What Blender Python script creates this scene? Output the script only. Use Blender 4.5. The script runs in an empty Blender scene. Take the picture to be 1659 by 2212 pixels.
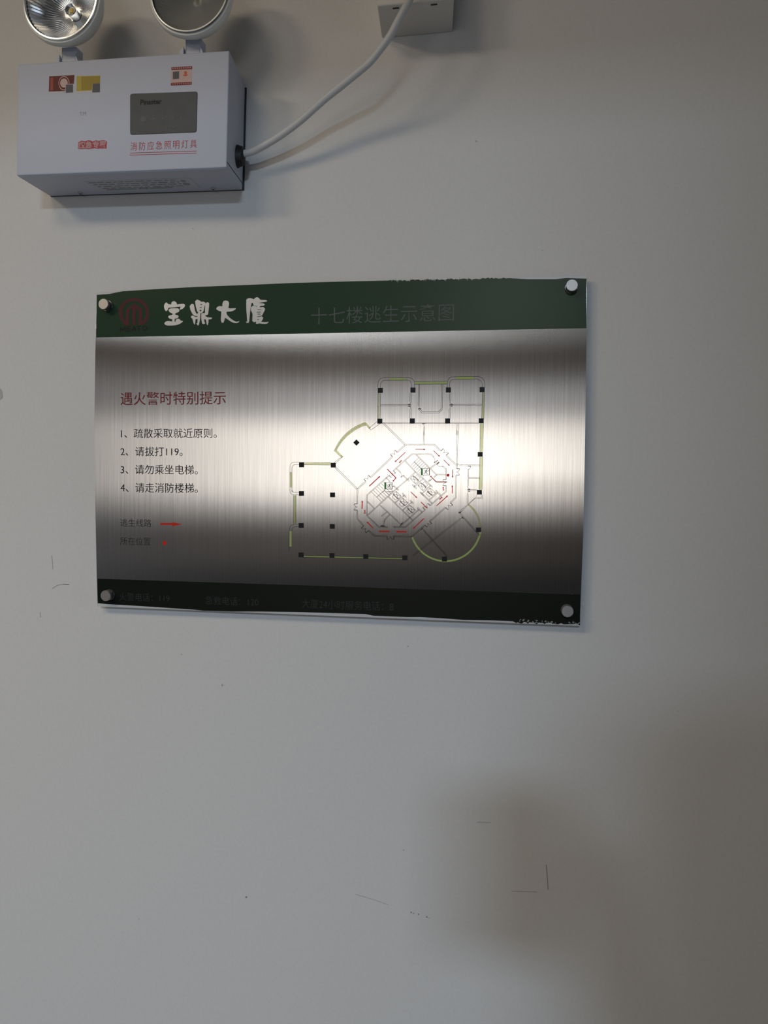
import bpy, bmesh, math, random
from mathutils import Matrix, Vector

random.seed(7)
PI = math.pi
SC = bpy.context.scene
COL = SC.collection

# ------------------------------------------------------------------ camera
FOC = 1650.0                       # focal length in pixels of the 1659 x 2212 frame
FW, FH = 1659.0, 2212.0
CAM = Vector((0.0, -0.910, 1.5))   # lens, 0.91 m from the plaster
YAW, PITCH, ROLL = math.radians(9.55), math.radians(-1.91), math.radians(0.55)
BASE = Matrix(((1, 0, 0), (0, 0, -1), (0, 1, 0)))
ROT = Matrix.Rotation(YAW, 3, 'Z') @ Matrix.Rotation(PITCH, 3, 'X') @ BASE @ Matrix.Rotation(ROLL, 3, 'Z')
cd = bpy.data.cameras.new('camera')
cam = bpy.data.objects.new('camera', cd)
COL.objects.link(cam)
cam.matrix_world = Matrix.Translation(CAM) @ ROT.to_4x4()
cd.sensor_fit = 'VERTICAL'
cd.sensor_height = 36.0
cd.sensor_width = 27.0
cd.lens = FOC / FH * 36.0
cd.clip_start = 0.01
SC.camera = cam

SC.view_settings.view_transform = 'Standard'
SC.view_settings.look = 'None'
SC.view_settings.gamma = 1.0
SC.view_settings.use_curve_mapping = False
SC.view_settings.exposure = 0.0

# ------------------------------------------------------------------ light
world = bpy.data.worlds.new('world')
SC.world = world
world.use_nodes = True
world.node_tree.nodes['Background'].inputs[0].default_value = (0.72, 0.82, 1.0, 1)
world.node_tree.nodes['Background'].inputs[1].default_value = 0.5


def area(name, loc, rot, sx, sy, power, col):
    l = bpy.data.lights.new(name, 'AREA')
    l.shape = 'RECTANGLE'
    l.size, l.size_y = sx, sy
    l.energy = power
    l.color = col
    o = bpy.data.objects.new(name, l)
    o.location = loc
    o.rotation_euler = rot
    COL.objects.link(o)
    return o


# ceiling lamps of the hall and window daylight, plus added fill lights
LIGHTS = (
    # name, place, rotation, size x, size y, watts, colour
    ('ceiling_lamp_light', (-1.7, -1.7, 2.71), (0, 0, 0), 0.5, 0.5, 21, (1.0, 0.86, 0.67)),
    ('ceiling_lamp_light', (-0.8, -1.5, 2.71), (0, 0, 0), 0.5, 0.5, 7, (1.0, 0.84, 0.64)),
    ('ceiling_lamp_light', (0.10, -3.8, 2.71), (0, 0, 0), 0.45, 0.45, 108, (0.62, 0.79, 1.0)),
    ('ceiling_lamp_light', (-2.3, -4.6, 2.71), (0, 0, 0), 0.7, 0.5, 11, (0.92, 0.95, 1.0)),
    ('window_daylight', (-0.55, -5.12, 1.70), (-PI / 2, 0, PI), 1.9, 0.62, 10, (1.0, 0.95, 0.88)),
    ('window_daylight', (-0.55, -5.12, 2.16), (-PI / 2, 0, PI), 1.9, 0.28, 0.75, (1.0, 0.95, 0.88)),  # dimmer strip added to soften the upper edge of the steel's bright band
    ('window_daylight', (-0.55, -5.12, 1.31), (-PI / 2, 0, PI), 1.9, 0.14, 0.5, (1.0, 0.90, 0.80)),  # faint strip added to soften that band's lower edge
    ('added_side_fill', (2.58, -1.0, 1.3), (0, PI / 2, 0), 1.0, 1.0, 4.0, (0.70, 0.84, 1.0)),  # added cool fill for the right of the wall, no window known
)
for L_ in LIGHTS:
    area(*L_)


# ------------------------------------------------------------------ helpers
def survey(u, v, y=0.0):
    """photo measurement (u, v) of a mark known to lie on the plane at depth y -> (x, z) in metres"""
    d = ROT @ Vector(((u - FW / 2) / FOC, -(v - FH / 2) / FOC, -1.0))
    p = CAM + d * ((y - CAM.y) / d.y)
    return p.x, p.z


def link(name, bm, mat, parent=None, smooth=False, loc=None, angle=40):
    me = bpy.data.meshes.new(name)
    bm.normal_update()
    bm.to_mesh(me)
    bm.free()
    if smooth:
        for p in me.polygons:
            p.use_smooth = True
        me.set_sharp_from_angle(angle=math.radians(angle))
    for m in (mat if isinstance(mat, (list, tuple)) else [mat]):
        me.materials.append(m)
    o = bpy.data.objects.new(name, me)
    COL.objects.link(o)
    if loc is not None:
        o.location = loc
    if parent is not None:
        o.parent = parent
    return o


def empty(name, loc, label, cat, group=None, roty=0.0):
    o = bpy.data.objects.new(name, None)
    o.empty_display_size = 0.05
    o.location = loc
    o.rotation_euler = (0, roty, 0)
    COL.objects.link(o)
    o['label'] = label
    o['category'] = cat
    if group:
        o['group'] = group
    return o


def structure(name, bm, mat):
    o = link(name, bm, mat)
    o['kind'] = 'structure'
    return o


def box(bm, x0, x1, y0, y1, z0, z1, bev=0.0, seg=2):
    r = bmesh.ops.create_cube(bm, size=1.0)
    vs = r['verts']
    for v in vs:
        v.co = Vector((x0 + (v.co.x + .5) * (x1 - x0), y0 + (v.co.y + .5) * (y1 - y0), z0 + (v.co.z + .5) * (z1 - z0)))
    if bev:
        es = list({e for v in vs for e in v.link_edges})
        bmesh.ops.bevel(bm, geom=es, offset=bev, segments=seg, affect='EDGES', profile=0.6)
    return vs


def hexa(bm, front, back, bev=0.0, seg=2):
    """solid between two quads (lists of 4 points in the same order)"""
    a = [bm.verts.new(p) for p in front]
    b = [bm.verts.new(p) for p in back]
    fs = [bm.faces.new(a), bm.faces.new(b[::-1])]
    for i in range(4):
        j = (i + 1) % 4
        fs.append(bm.faces.new((a[j], a[i], b[i], b[j])))
    bmesh.ops.recalc_face_normals(bm, faces=fs)
    if bev:
        es = list({e for f in fs for e in f.edges})
        bmesh.ops.bevel(bm, geom=es, offset=bev, segments=seg, affect='EDGES', profile=0.6)


def lathe(bm, prof, seg=48, axis='Y', flute=0, amp=0.0, caps=True):
    """revolve (radius, along) pairs about an axis; flutes ripple the radius"""
    rings = []
    for r, h in prof:
        ring = []
        for i in range(seg):
            a = 2 * PI * i / seg
            rr = r * (1 + (amp * math.cos(flute * a) if flute else 0))
            c, s = rr * math.cos(a), rr * math.sin(a)
            ring.append(bm.verts.new((c, h, s) if axis == 'Y' else ((h, c, s) if axis == 'X' else (c, s, h))))
        rings.append(ring)
    fs = []
    for a, b in zip(rings, rings[1:]):
        for i in range(seg):
            j = (i + 1) % seg
            fs.append(bm.faces.new((a[i], a[j], b[j], b[i])))
    for ring, (r, h) in ((rings[0], prof[0]), (rings[-1], prof[-1])):
        if caps and r > 1e-6:
            fs.append(bm.faces.new(ring))
    bmesh.ops.recalc_face_normals(bm, faces=fs)
    return rings


def tube(bm, pts, r, seg=16):
    pts = [Vector(p) for p in pts]
    rings = []
    up = Vector((0, 1, 0))
    for i, p in enumerate(pts):
        t = (pts[min(i + 1, len(pts) - 1)] - pts[max(i - 1, 0)]).normalized()
        n = (up - t * up.dot(t)).normalized()
        b = t.cross(n)
        rings.append([bm.verts.new(p + (n * math.cos(2 * PI * k / seg) + b * math.sin(2 * PI * k / seg)) * r) for k in range(seg)])
    fs = []
    for a, b in zip(rings, rings[1:]):
        for k in range(seg):
            j = (k + 1) % seg
            fs.append(bm.faces.new((a[k], a[j], b[j], b[k])))
    fs.append(bm.faces.new(rings[0]))
    fs.append(bm.faces.new(rings[-1]))
    bmesh.ops.recalc_face_normals(bm, faces=fs)


def smooth_path(pts, n=8):
    """Catmull-Rom through 3D points"""
    P = [Vector(p) for p in pts]
    P = [P[0] * 2 - P[1]] + P + [P[-1] * 2 - P[-2]]
    out = []
    for i in range(1, len(P) - 2):
        a, b, c, d = P[i - 1:i + 3]
        for k in range(n):
            t = k / n
            out.append(0.5 * ((2 * b) + (c - a) * t + (2 * a - 5 * b + 4 * c - d) * t * t + (3 * b - a - 3 * c + d) * t ** 3))
    out.append(P[-2])
    return out


# ------------------------------------------------------------------ materials
def principled(name, col, rough=0.5, metal=0.0, spec=0.5, trans=0.0, ior=1.45, coat=0.0, alpha=1.0):
    m = bpy.data.materials.new(name)
    m.use_nodes = True
    b = m.node_tree.nodes['Principled BSDF']
    b.inputs['Base Color'].default_value = (*col, 1)
    b.inputs['Roughness'].default_value = rough
    b.inputs['Metallic'].default_value = metal
    b.inputs['Specular IOR Level'].default_value = spec
    b.inputs['Transmission Weight'].default_value = trans
    b.inputs['IOR'].default_value = ior
    b.inputs['Coat Weight'].default_value = coat
    b.inputs['Alpha'].default_value = alpha
    return m


def speckle(m, scale, lo, hi, bump=0.0, dist=0.001, detail=4.0):
    """multiply the base colour by fine noise and give it a bump"""
    nt = m.node_tree
    b = nt.nodes['Principled BSDF']
    tc = nt.nodes.new('ShaderNodeTexCoord')
    n = nt.nodes.new('ShaderNodeTexNoise')
    n.inputs['Scale'].default_value = scale
    n.inputs['Detail'].default_value = detail
    nt.links.new(tc.outputs['Object'], n.inputs['Vector'])
    mr = nt.nodes.new('ShaderNodeMapRange')
    mr.inputs['From Min'].default_value = 0.3
    mr.inputs['From Max'].default_value = 0.7
    mr.inputs['To Min'].default_value = lo
    mr.inputs['To Max'].default_value = hi
    nt.links.new(n.outputs['Fac'], mr.inputs['Value'])
    mx = nt.nodes.new('ShaderNodeVectorMath')
    mx.operation = 'SCALE'
    mx.inputs[0].default_value = b.inputs['Base Color'].default_value[:3]
    nt.links.new(mr.outputs['Result'], mx.inputs['Scale'])
    nt.links.new(mx.outputs['Vector'], b.inputs['Base Color'])
    if bump:
        bp = nt.nodes.new('ShaderNodeBump')
        bp.inputs['Strength'].default_value = bump
        bp.inputs['Distance'].default_value = dist
        nt.links.new(n.outputs['Fac'], bp.inputs['Height'])
        nt.links.new(bp.outputs['Normal'], b.inputs['Normal'])
    return m


def brushed_metal(name, col, ru, aniso, lo=0.82, hi=1.08, diffuse=0.06):
    """steel film brushed in one direction: stretched noise streaks plus an anisotropic gloss"""
    m = bpy.data.materials.new(name)
    m.use_nodes = True
    nt = m.node_tree
    nt.nodes.remove(nt.nodes['Principled BSDF'])
    out = nt.nodes['Material Output']
    tc = nt.nodes.new('ShaderNodeTexCoord')
    mp = nt.nodes.new('ShaderNodeMapping')
    mp.inputs['Scale'].default_value = (700, 1, 7)
    nt.links.new(tc.outputs['Object'], mp.inputs['Vector'])
    n = nt.nodes.new('ShaderNodeTexNoise')
    n.inputs['Scale'].default_value = 1.0
    n.inputs['Detail'].default_value = 5.0
    n.inputs['Roughness'].default_value = 0.65
    nt.links.new(mp.outputs['Vector'], n.inputs['Vector'])
    mr = nt.nodes.new('ShaderNodeMapRange')
    mr.inputs['From Min'].default_value = 0.3
    mr.inputs['From Max'].default_value = 0.7
    mr.inputs['To Min'].default_value = lo
    mr.inputs['To Max'].default_value = hi
    nt.links.new(n.outputs['Fac'], mr.inputs['Value'])
    sc = nt.nodes.new('ShaderNodeVectorMath')
    sc.operation = 'SCALE'
    sc.inputs[0].default_value = col
    nt.links.new(mr.outputs['Result'], sc.inputs['Scale'])
    tg = nt.nodes.new('ShaderNodeTangent')
    tg.direction_type = 'UV_MAP'
    tg.uv_map = 'grain'
    g = nt.nodes.new('ShaderNodeBsdfAnisotropic')
    g.distribution = 'BECKMANN'
    g.inputs['Roughness'].default_value = ru
    g.inputs['Anisotropy'].default_value = aniso
    nt.links.new(sc.outputs['Vector'], g.inputs['Color'])
    nt.links.new(tg.outputs['Tangent'], g.inputs['Tangent'])
    d = nt.nodes.new('ShaderNodeBsdfDiffuse')
    d.inputs['Color'].default_value = (*[c * 0.55 for c in col], 1)
    mix = nt.nodes.new('ShaderNodeMixShader')
    mix.inputs[0].default_value = diffuse
    nt.links.new(g.outputs[0], mix.inputs[1])
    nt.links.new(d.outputs[0], mix.inputs[2])
    nt.links.new(mix.outputs[0], out.inputs['Surface'])
    return m


def translucent_ink(name, tint, body, opacity):
    """thin screen-print ink: part of the steel's gloss comes back through it, tinted"""
    m = bpy.data.materials.new(name)
    m.use_nodes = True
    nt = m.node_tree
    nt.nodes.remove(nt.nodes['Principled BSDF'])
    t = nt.nodes.new('ShaderNodeBsdfTransparent')
    t.inputs['Color'].default_value = (*tint, 1)
    d = nt.nodes.new('ShaderNodeBsdfDiffuse')
    d.inputs['Color'].default_value = (*body, 1)
    x = nt.nodes.new('ShaderNodeMixShader')
    x.inputs[0].default_value = opacity
    nt.links.new(t.outputs[0], x.inputs[1])
    nt.links.new(d.outputs[0], x.inputs[2])
    nt.links.new(x.outputs[0], nt.nodes['Material Output'].inputs['Surface'])
    return m


M = {}
M['wall'] = speckle(principled('wall_paint', (0.66, 0.64, 0.61), 0.75, spec=0.25), 260, 0.975, 1.02, 0.12, 0.0006)
M['scuff'] = principled('scuff_dirt', (0.20, 0.19, 0.18), 0.8)
M['scuff_soft'] = principled('scuff_soft', (0.42, 0.41, 0.40), 0.8)
M['dark_wall'] = speckle(principled('dark_panelling', (0.03, 0.023, 0.019), 0.6), 6, 0.8, 1.2)
M['back_wall'] = speckle(principled('beige_back_wall', (0.145, 0.110, 0.082), 0.7), 6, 0.9, 1.1)
M['ceiling'] = principled('ceiling_paint', (0.35, 0.34, 0.33), 0.8)
M['floor'] = speckle(principled('floor_tile', (0.22, 0.22, 0.23), 0.55), 5, 0.85, 1.1)
M['metal'] = brushed_metal('brushed_steel', (0.88, 0.84, 0.79), 0.22, -0.75, diffuse=0.025)
M['metal_letter'] = brushed_metal('bare_steel_letter', (0.62, 0.63, 0.62), 0.32, 0.1, 0.97, 1.02, 0.3)
M['dim_steel_letter'] = principled('dim_steel_title', (0.105, 0.118, 0.108), 0.5, spec=0.15)  # flat grey stands in for the dim reflection in bare steel letters
M['green'] = principled('green_print', (0.014, 0.044, 0.024), 0.34, spec=0.18)
M['green_dark'] = principled('dark_green_print', (0.005, 0.009, 0.007), 0.38, spec=0.22)
for k_ in ('green', 'green_dark'):
    M[k_].node_tree.nodes['Principled BSDF'].inputs['Specular Tint'].default_value = (1.0, 0.80, 0.62, 1)
M['ink'] = principled('black_ink', (0.012, 0.011, 0.011), 0.5, spec=0.2)
M['ink_faint'] = principled('grey_ink', (0.030, 0.032, 0.032), 0.5, spec=0.2)
M['red_dark'] = principled('dark_red_ink', (0.16, 0.022, 0.022), 0.5, spec=0.2)
M['red'] = translucent_ink('red_ink', (0.52, 0.06, 0.20), (0.85, 0.06, 0.035), 0.6)
M['logo_red'] = principled('logo_red_ink', (0.085, 0.018, 0.018), 0.5, spec=0.2)
M['lime'] = translucent_ink('lime_ink', (0.78, 0.86, 0.46), (0.58, 0.70, 0.26), 0.5)
M['lime_glare'] = translucent_ink('lime_ink_in_glare', (0.84, 0.87, 0.68), (0.56, 0.62, 0.34), 0.18)  # lime ink with the steel's bright reflection put into its colour
M['exit_green'] = translucent_ink('exit_green_ink', (0.25, 0.5, 0.22), (0.10, 0.30, 0.10), 0.6)
M['exit_grey'] = translucent_ink('exit_grey_ink', (0.22, 0.24, 0.23), (0.16, 0.16, 0.16), 0.4)
M['acrylic'] = principled('clear_acrylic', (0.80, 0.80, 0.79), 0.30, spec=0.2, trans=0.4, ior=1.3)
M['frayed'] = principled('frayed_film', (0.40, 0.40, 0.39), 0.5)
M['pin'] = principled('satin_steel', (0.40, 0.37, 0.34), 0.46, 1.0)
M['pin_dark'] = principled('steel_washer', (0.30, 0.30, 0.30), 0.3, 1.0)
M['white_metal'] = speckle(principled('white_powder_coat', (0.50, 0.52, 0.59), 0.45, spec=0.3), 900, 0.98, 1.015, 0.04, 0.0002)
M['dark_edge'] = principled('dark_base_edge', (0.03, 0.03, 0.03), 0.6)
M['black_rubber'] = principled('black_rubber', (0.008, 0.008, 0.008), 0.55)
M['shell'] = principled('lamp_shell_plastic', (0.80, 0.80, 0.74), 0.45)
M['chrome'] = principled('reflector_chrome', (0.95, 0.96, 0.95), 0.22, 1.0)
M['chrome_dull'] = principled('dusty_reflector', (0.30, 0.32, 0.32), 0.34, 1.0)
M['glass'] = principled('lens_glass', (1, 1, 1), 0.02, trans=1.0, ior=1.25)
M['glass_dusty'] = principled('dusty_lens', (0.40, 0.43, 0.43), 0.22, trans=0.82, ior=1.2)
M['led'] = principled('led_phosphor', (0.75, 0.55, 0.10), 0.4)
M['window_grey'] = speckle(principled('smoked_grey_window', (0.108, 0.110, 0.108), 0.5, spec=0.15), 60, 0.93, 1.05)
M['window_trace'] = principled('window_trace', (0.075, 0.075, 0.08), 0.5)
M['print_red'] = principled('printed_red', (0.42, 0.07, 0.085), 0.5, spec=0.2)
M['print_pink'] = principled('printed_pink', (0.52, 0.32, 0.32), 0.5, spec=0.2)
M['print_grey'] = principled('printed_grey', (0.30, 0.29, 0.29), 0.5, spec=0.2)
M['print_black'] = principled('printed_black', (0.02, 0.02, 0.02), 0.5, spec=0.2)
M['sticker_red'] = principled('sticker_red', (0.115, 0.008, 0.006), 0.4, spec=0.2)
M['sticker_red_light'] = principled('sticker_light_red', (0.34, 0.05, 0.04), 0.4, spec=0.2)
M['sticker_maroon'] = principled('sticker_maroon', (0.24, 0.035, 0.035), 0.5, spec=0.2)
M['sticker_yellow'] = principled('sticker_yellow', (0.46, 0.36, 0.045), 0.4, spec=0.2)
M['sticker_mustard'] = principled('sticker_mustard', (0.34, 0.24, 0.03), 0.4, spec=0.2)
M['sticker_white'] = principled('sticker_white', (0.58, 0.55, 0.55), 0.45, spec=0.2)
M['sticker_grey'] = principled('sticker_grey', (0.10, 0.10, 0.11), 0.45, spec=0.2)
M['sticker_orange'] = principled('sticker_orange', (0.60, 0.12, 0.05), 0.45, spec=0.2)
M['sticker_peach'] = principled('sticker_peach', (0.60, 0.42, 0.38), 0.45, spec=0.2)
M['label_silver'] = principled('silver_label', (0.50, 0.51, 0.54), 0.45, spec=0.2)
M['label_text'] = principled('label_text', (0.30, 0.30, 0.32), 0.5, spec=0.2)
M['cable'] = principled('grey_cable_sheath', (0.56, 0.55, 0.53), 0.42)
M['plastic_white'] = principled('white_plastic', (0.62, 0.59, 0.54), 0.4)
M['slot'] = principled('slot_shadow', (0.02, 0.018, 0.012), 0.7)


# ------------------------------------------------------------------ the hall
X0, X1, Y1, ZC = -3.4, 2.6, -5.1, 2.75
bm = bmesh.new()
box(bm, X0 - .1, X1 + .1, 0.0, 0.12, 0, ZC)
nwall = len(bm.faces)


def blot(pts, mi, y=-0.0003):
    f = bm.faces.new([bm.verts.new((x, y, z)) for x, z in (survey(u, v, y) for u, v in pts)])
    f.normal_update()
    if f.normal.y > 0:
        f.normal_flip()
    f.material_index = mi


def blot_line(pts, w, mi):
    for (a, b), (c, d) in zip(pts, pts[1:]):
        dx, dy = c - a, d - b
        L = math.hypot(dx, dy)
        nx, ny = -dy / L * w / 2, dx / L * w / 2
        blot([(a + nx, b + ny), (c + nx, d + ny), (c - nx, d - ny), (a - nx, b - ny)], mi)


def blot_dot(u, v, r, mi):
    blot([(u + r * math.cos(k * PI / 4), v + r * math.sin(k * PI / 4)) for k in range(8)], mi)


blot_line([(113, 1271), (124, 1264), (136, 1262)], 1.5, 2)
blot_line([(136, 1262), (149, 1263)], 1.6, 1)
blot_line([(86, 1322), (87, 1334)], 1.2, 2)
blot_line([(112, 1200), (114, 1230)], 1.0, 2)
blot_line([(1180, 1868), (1182, 1893), (1184, 1922)], 1.0, 1)
for u, v, r, mi in ((888, 1971, 1.5, 1), (893, 1973, 1.2, 1), (904, 1975, 1.4, 1), (922, 1981, 1.6, 1), (926, 1983, 1.0, 2), (532, 1938, 2.0, 1),
                    (1029, 305, 1.8, 2), (881, 1396, 1.2, 1), (392, 1413, 1.4, 2), (417, 494, 1.3, 2), (1172, 541, 1.3, 2),
                    (872, 1836, 1.6, 2), (480, 1480, 2.4, 2), (1465, 1536, 1.2, 2), (300, 1985, 1.4, 2)):
    blot_dot(u, v, r, mi)
blot_line([(768, 1932), (800, 1941), (840, 1955)], 1.0, 2)
blot_line([(1030, 1776), (1060, 1777)], 1.3, 2)
blot_line([(1105, 1925), (1160, 1927)], 1.2, 2)
blot([(0, 838), (5, 846), (6, 858), (0, 864)], 2)
structure('wall_front', bm, [M['wall'], M['scuff'], M['scuff_soft']])

bm = bmesh.new()
box(bm, X0 - .1, X1 + .1, Y1 - .2, 0.12, -0.1, 0)
structure('floor', bm, M['floor'])
bm = bmesh.new()
box(bm, X0 - .1, X1 + .1, Y1 - .2, 0.12, ZC, ZC + .1)
structure('ceiling', bm, M['ceiling'])
bm = bmesh.new()                    # far wall of the hall, round the window
WX0, WX1, WZ0, WZ1 = -1.5, 0.4, 1.24, 2.30
for a in ((X0 - .1, WX0, 0, ZC), (WX1, X1 + .1, 0, ZC), (WX0, WX1, 0, WZ0), (WX0, WX1, WZ1, ZC)):
    box(bm, a[0], a[1], Y1 - .02, Y1, a[2], a[3])
structure('wall_back', bm, M['back_wall'])
bm = bmesh.new()                    # unseen dark panel added to darken the steel's lower reflection
box(bm, X0, X1, Y1, Y1 + .03, 0, 0.85)
structure('reflection_dark_panel', bm, M['dark_wall'])
bm = bmesh.new()                    # side wall with its daylight opening
for a in ((Y1, -2.3, 0, ZC), (-1.1, 0.0, 0, ZC), (-2.3, -1.1, 0, 0.8), (-2.3, -1.1, 2.2, ZC)):
    box(bm, X0 - .1, X0 + .02, a[0], a[1], a[2], a[3])
structure('wall_left', bm, M['dark_wall'])
bm = bmesh.new()  # gap in this wall is made for the added side fill
for a in ((Y1, -1.5, 0, ZC), (-0.5, 0.0, 0, ZC), (-1.5, -0.5, 0, 0.8), (-1.5, -0.5, 1.8, ZC)):
    box(bm, X1 - .01, X1 + .1, a[0], a[1], a[2], a[3])
structure('wall_right', bm, M['dark_wall'])
bm = bmesh.new()                    # unseen beam added to shade the top of the wall
box(bm, X0, X1, -2.05, -1.85, 2.365, ZC)
structure('shade_block_1', bm, M['dark_wall'])
bm = bmesh.new()                    # unseen slab under that beam, added to dim the wall's right side
box(bm, 0.155, X1, -2.05, -1.85, 0, 2.365)
structure('shade_block_2', bm, M['dark_wall'])

# ------------------------------------------------------------------ the evacuation sign
BY = -0.012                        # depth of the sign's printed face
bx, bz = survey(735, 972, BY)
sign = empty('evacuation_sign', (bx, 0.0, bz), 'brushed steel evacuation plan with green header and red route arrows pinned to the wall', 'sign')


def S(u, v):
    x, z = survey(u, v, BY)
    return x - bx, z - bz


class Ink:
    """flat print on the sign: polygons, strokes, discs in photo measurements, one mesh"""

    def __init__(self, layer, off=(0, 0), scale=1.0, to=S, y=BY):
        self.bm = bmesh.new()
        self.n = 0
        self.y = y - layer * 0.00008
        self.off, self.k, self.to = off, scale, to

    def at(self, off, scale):
        self.off, self.k = off, scale
        return self

    def m(self, p):
        return self.to(p[0] / self.k + self.off[0], p[1] / self.k + self.off[1])

    def face(self, q):
        self.n += 1                # every piece of print lies a hair above the one before
        y = self.y - (self.n % 24) * 0.000003
        f = self.bm.faces.new([self.bm.verts.new((x, y, z)) for x, z in q])
        f.normal_update()
        if f.normal.y > 0:
            f.normal_flip()

    def poly(self, pts):
        self.face([self.m(p) for p in pts])

    def rect(self, x0, y0, x1, y1):
        self.poly([(x0, y0), (x1, y0), (x1, y1), (x0, y1)])

    def stroke(self, pts, w):
        """w in metres"""
        q = [self.m(p) for p in pts]
        self.qstroke(q, w)

    def qstroke(self, q, w):
        q = [Vector(p) for p in q]
        q = [p for i, p in enumerate(q) if i == 0 or (p - q[i - 1]).length > 1e-6]
        if len(q) < 2:
            return
        L, R = [], []
        for i, p in enumerate(q):
            d0 = (p - q[i - 1]).normalized() if i else None
            d1 = (q[i + 1] - p).normalized() if i < len(q) - 1 else None
            d0 = d0 or d1
            d1 = d1 or d0
            t = (d0 + d1)
            t = t.normalized() if t.length > 1e-4 else d0
            n = Vector((-t.y, t.x))
            c = max(0.5, n.dot(Vector((-d0.y, d0.x))))
            L.append(p + n * (w / 2 / c))
            R.append(p - n * (w / 2 / c))
        for i in range(len(q) - 1):
            self.face([L[i], L[i + 1], R[i + 1], R[i]])

    def double(self, pts, gap, w, cap=False):
        """two parallel thin lines, gap in measured units"""
        P = [Vector(p) for p in pts]
        a, b = [], []
        for i, p in enumerate(P):
            d0 = (p - P[i - 1]).normalized() if i else None
            d1 = (P[i + 1] - p).normalized() if i < len(P) - 1 else None
            d0 = d0 or d1
            d1 = d1 or d0
            t = (d0 + d1).normalized()
            n = Vector((-t.y, t.x))
            c = max(0.5, n.dot(Vector((-d0.y, d0.x))))
            a.append(p + n * gap / 2 / c)
            b.append(p - n * gap / 2 / c)
        self.stroke(a, w)
        self.stroke(b, w)
        if cap:
            self.stroke([a[0], b[0]], w)
            self.stroke([a[-1], b[-1]], w)

    def arc(self, p, q, bulge, w, n=8):
        """curve from p to q bulging sideways by the given share of the chord"""
        p, q = Vector(p), Vector(q)
        d = q - p
        m = (p + q) / 2 + Vector((-d.y, d.x)) * bulge * 2
        self.stroke([(p * (1 - t) ** 2 + m * 2 * t * (1 - t) + q * t * t) for t in (i / n for i in range(n + 1))], w)

    def round3(self, a, b, c, w, n=40):
        """circle arc through three measured points"""
        pts = circle3(a, b, c, n)
        self.stroke(pts, w)
        return pts

    def disc(self, c, r, n=24):
        self.poly([(c[0] + r * math.cos(2 * PI * i / n), c[1] + r * math.sin(2 * PI * i / n)) for i in range(n)])

    def arrow(self, a, b, w, hw, hl):
        """arrow from a to b; shaft width, head width, head length in measured units"""
        a, b = Vector(a), Vector(b)
        d = (b - a).normalized()
        n = Vector((-d.y, d.x))
        h = b - d * hl
        self.poly([a + n * w / 2, h + n * w / 2, h + n * hw / 2, b, h - n * hw / 2, h - n * w / 2, a - n * w / 2])

    def double_door(self, p, q, out, w):
        p, q, out = Vector(p), Vector(q), Vector(out).normalized()
        L = (q - p).length / 2
        mid = (p + q) / 2
        for e in (p, q):
            tip = e + out * L
            self.stroke([e, tip], w * 1.9)
            ctrl = tip + (mid - e) * 0.75
            self.stroke([(tip * (1 - t) ** 2 + ctrl * 2 * t * (1 - t) + mid * t * t) for t in (i / 6 for i in range(7))], w)

    def build(self, name, mat, parent):
        return link(name, self.bm, mat, parent)


def circle3(a, b, c, n=40):
    (ax, ay), (bx_, by), (cx, cy) = a, b, c
    d = 2 * (ax * (by - cy) + bx_ * (cy - ay) + cx * (ay - by))
    ux = ((ax * ax + ay * ay) * (by - cy) + (bx_ * bx_ + by * by) * (cy - ay) + (cx * cx + cy * cy) * (ay - by)) / d
    uy = ((ax * ax + ay * ay) * (cx - bx_) + (bx_ * bx_ + by * by) * (ax - cx) + (cx * cx + cy * cy) * (bx_ - ax)) / d
    r = math.hypot(ax - ux, ay - uy)
    t0, t1, t2 = (math.atan2(p[1] - uy, p[0] - ux) for p in (a, b, c))
    e1, e2 = (t1 - t0) % (2 * PI), (t2 - t0) % (2 * PI)
    span = e2 if e1 < e2 else e2 - 2 * PI
    return [(ux + r * math.cos(t0 + span * i / n), uy + r * math.sin(t0 + span * i / n)) for i in range(n + 1)]


def lettering(name, body, quad, mat, parent, layer=2, weight=0.0, to=S, y=BY, shear=0.0, space=1.0):
    """text fitted into the measured box (u0, v0, u1, v1); weight thickens the strokes"""
    cu = bpy.data.curves.new(name, 'FONT')
    cu.body = body
    cu.size = 1.0
    cu.offset = weight
    cu.space_character = space
    cu.resolution_u = 3
    tmp = bpy.data.objects.new(name, cu)
    COL.objects.link(tmp)
    dg = bpy.context.evaluated_depsgraph_get()
    me = bpy.data.meshes.new_from_object(tmp.evaluated_get(dg))
    bpy.data.objects.remove(tmp)
    bpy.data.curves.remove(cu)
    xs = [v.co.x for v in me.vertices]
    ys = [v.co.y for v in me.vertices]
    u0, v0, u1, v1 = quad
    cx, cz = to((u0 + u1) / 2, (v0 + v1) / 2)
    wx = to(u1, (v0 + v1) / 2)[0] - to(u0, (v0 + v1) / 2)[0]
    hz = to((u0 + u1) / 2, v0)[1] - to((u0 + u1) / 2, v1)[1]
    mx, my = (max(xs) + min(xs)) / 2, (max(ys) + min(ys)) / 2
    sx, sz = wx / (max(xs) - min(xs)), hz / (max(ys) - min(ys))
    for v in me.vertices:
        x, yy = (v.co.x - mx) * sx, (v.co.y - my) * sz
        v.co = (cx + x, y - layer * 0.00008, cz + yy + x * shear)
    me.name = name
    me.materials.clear()
    me.materials.append(mat)
    o = bpy.data.objects.new(name, me)
    COL.objects.link(o)
    o.parent = parent
    return o


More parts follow.
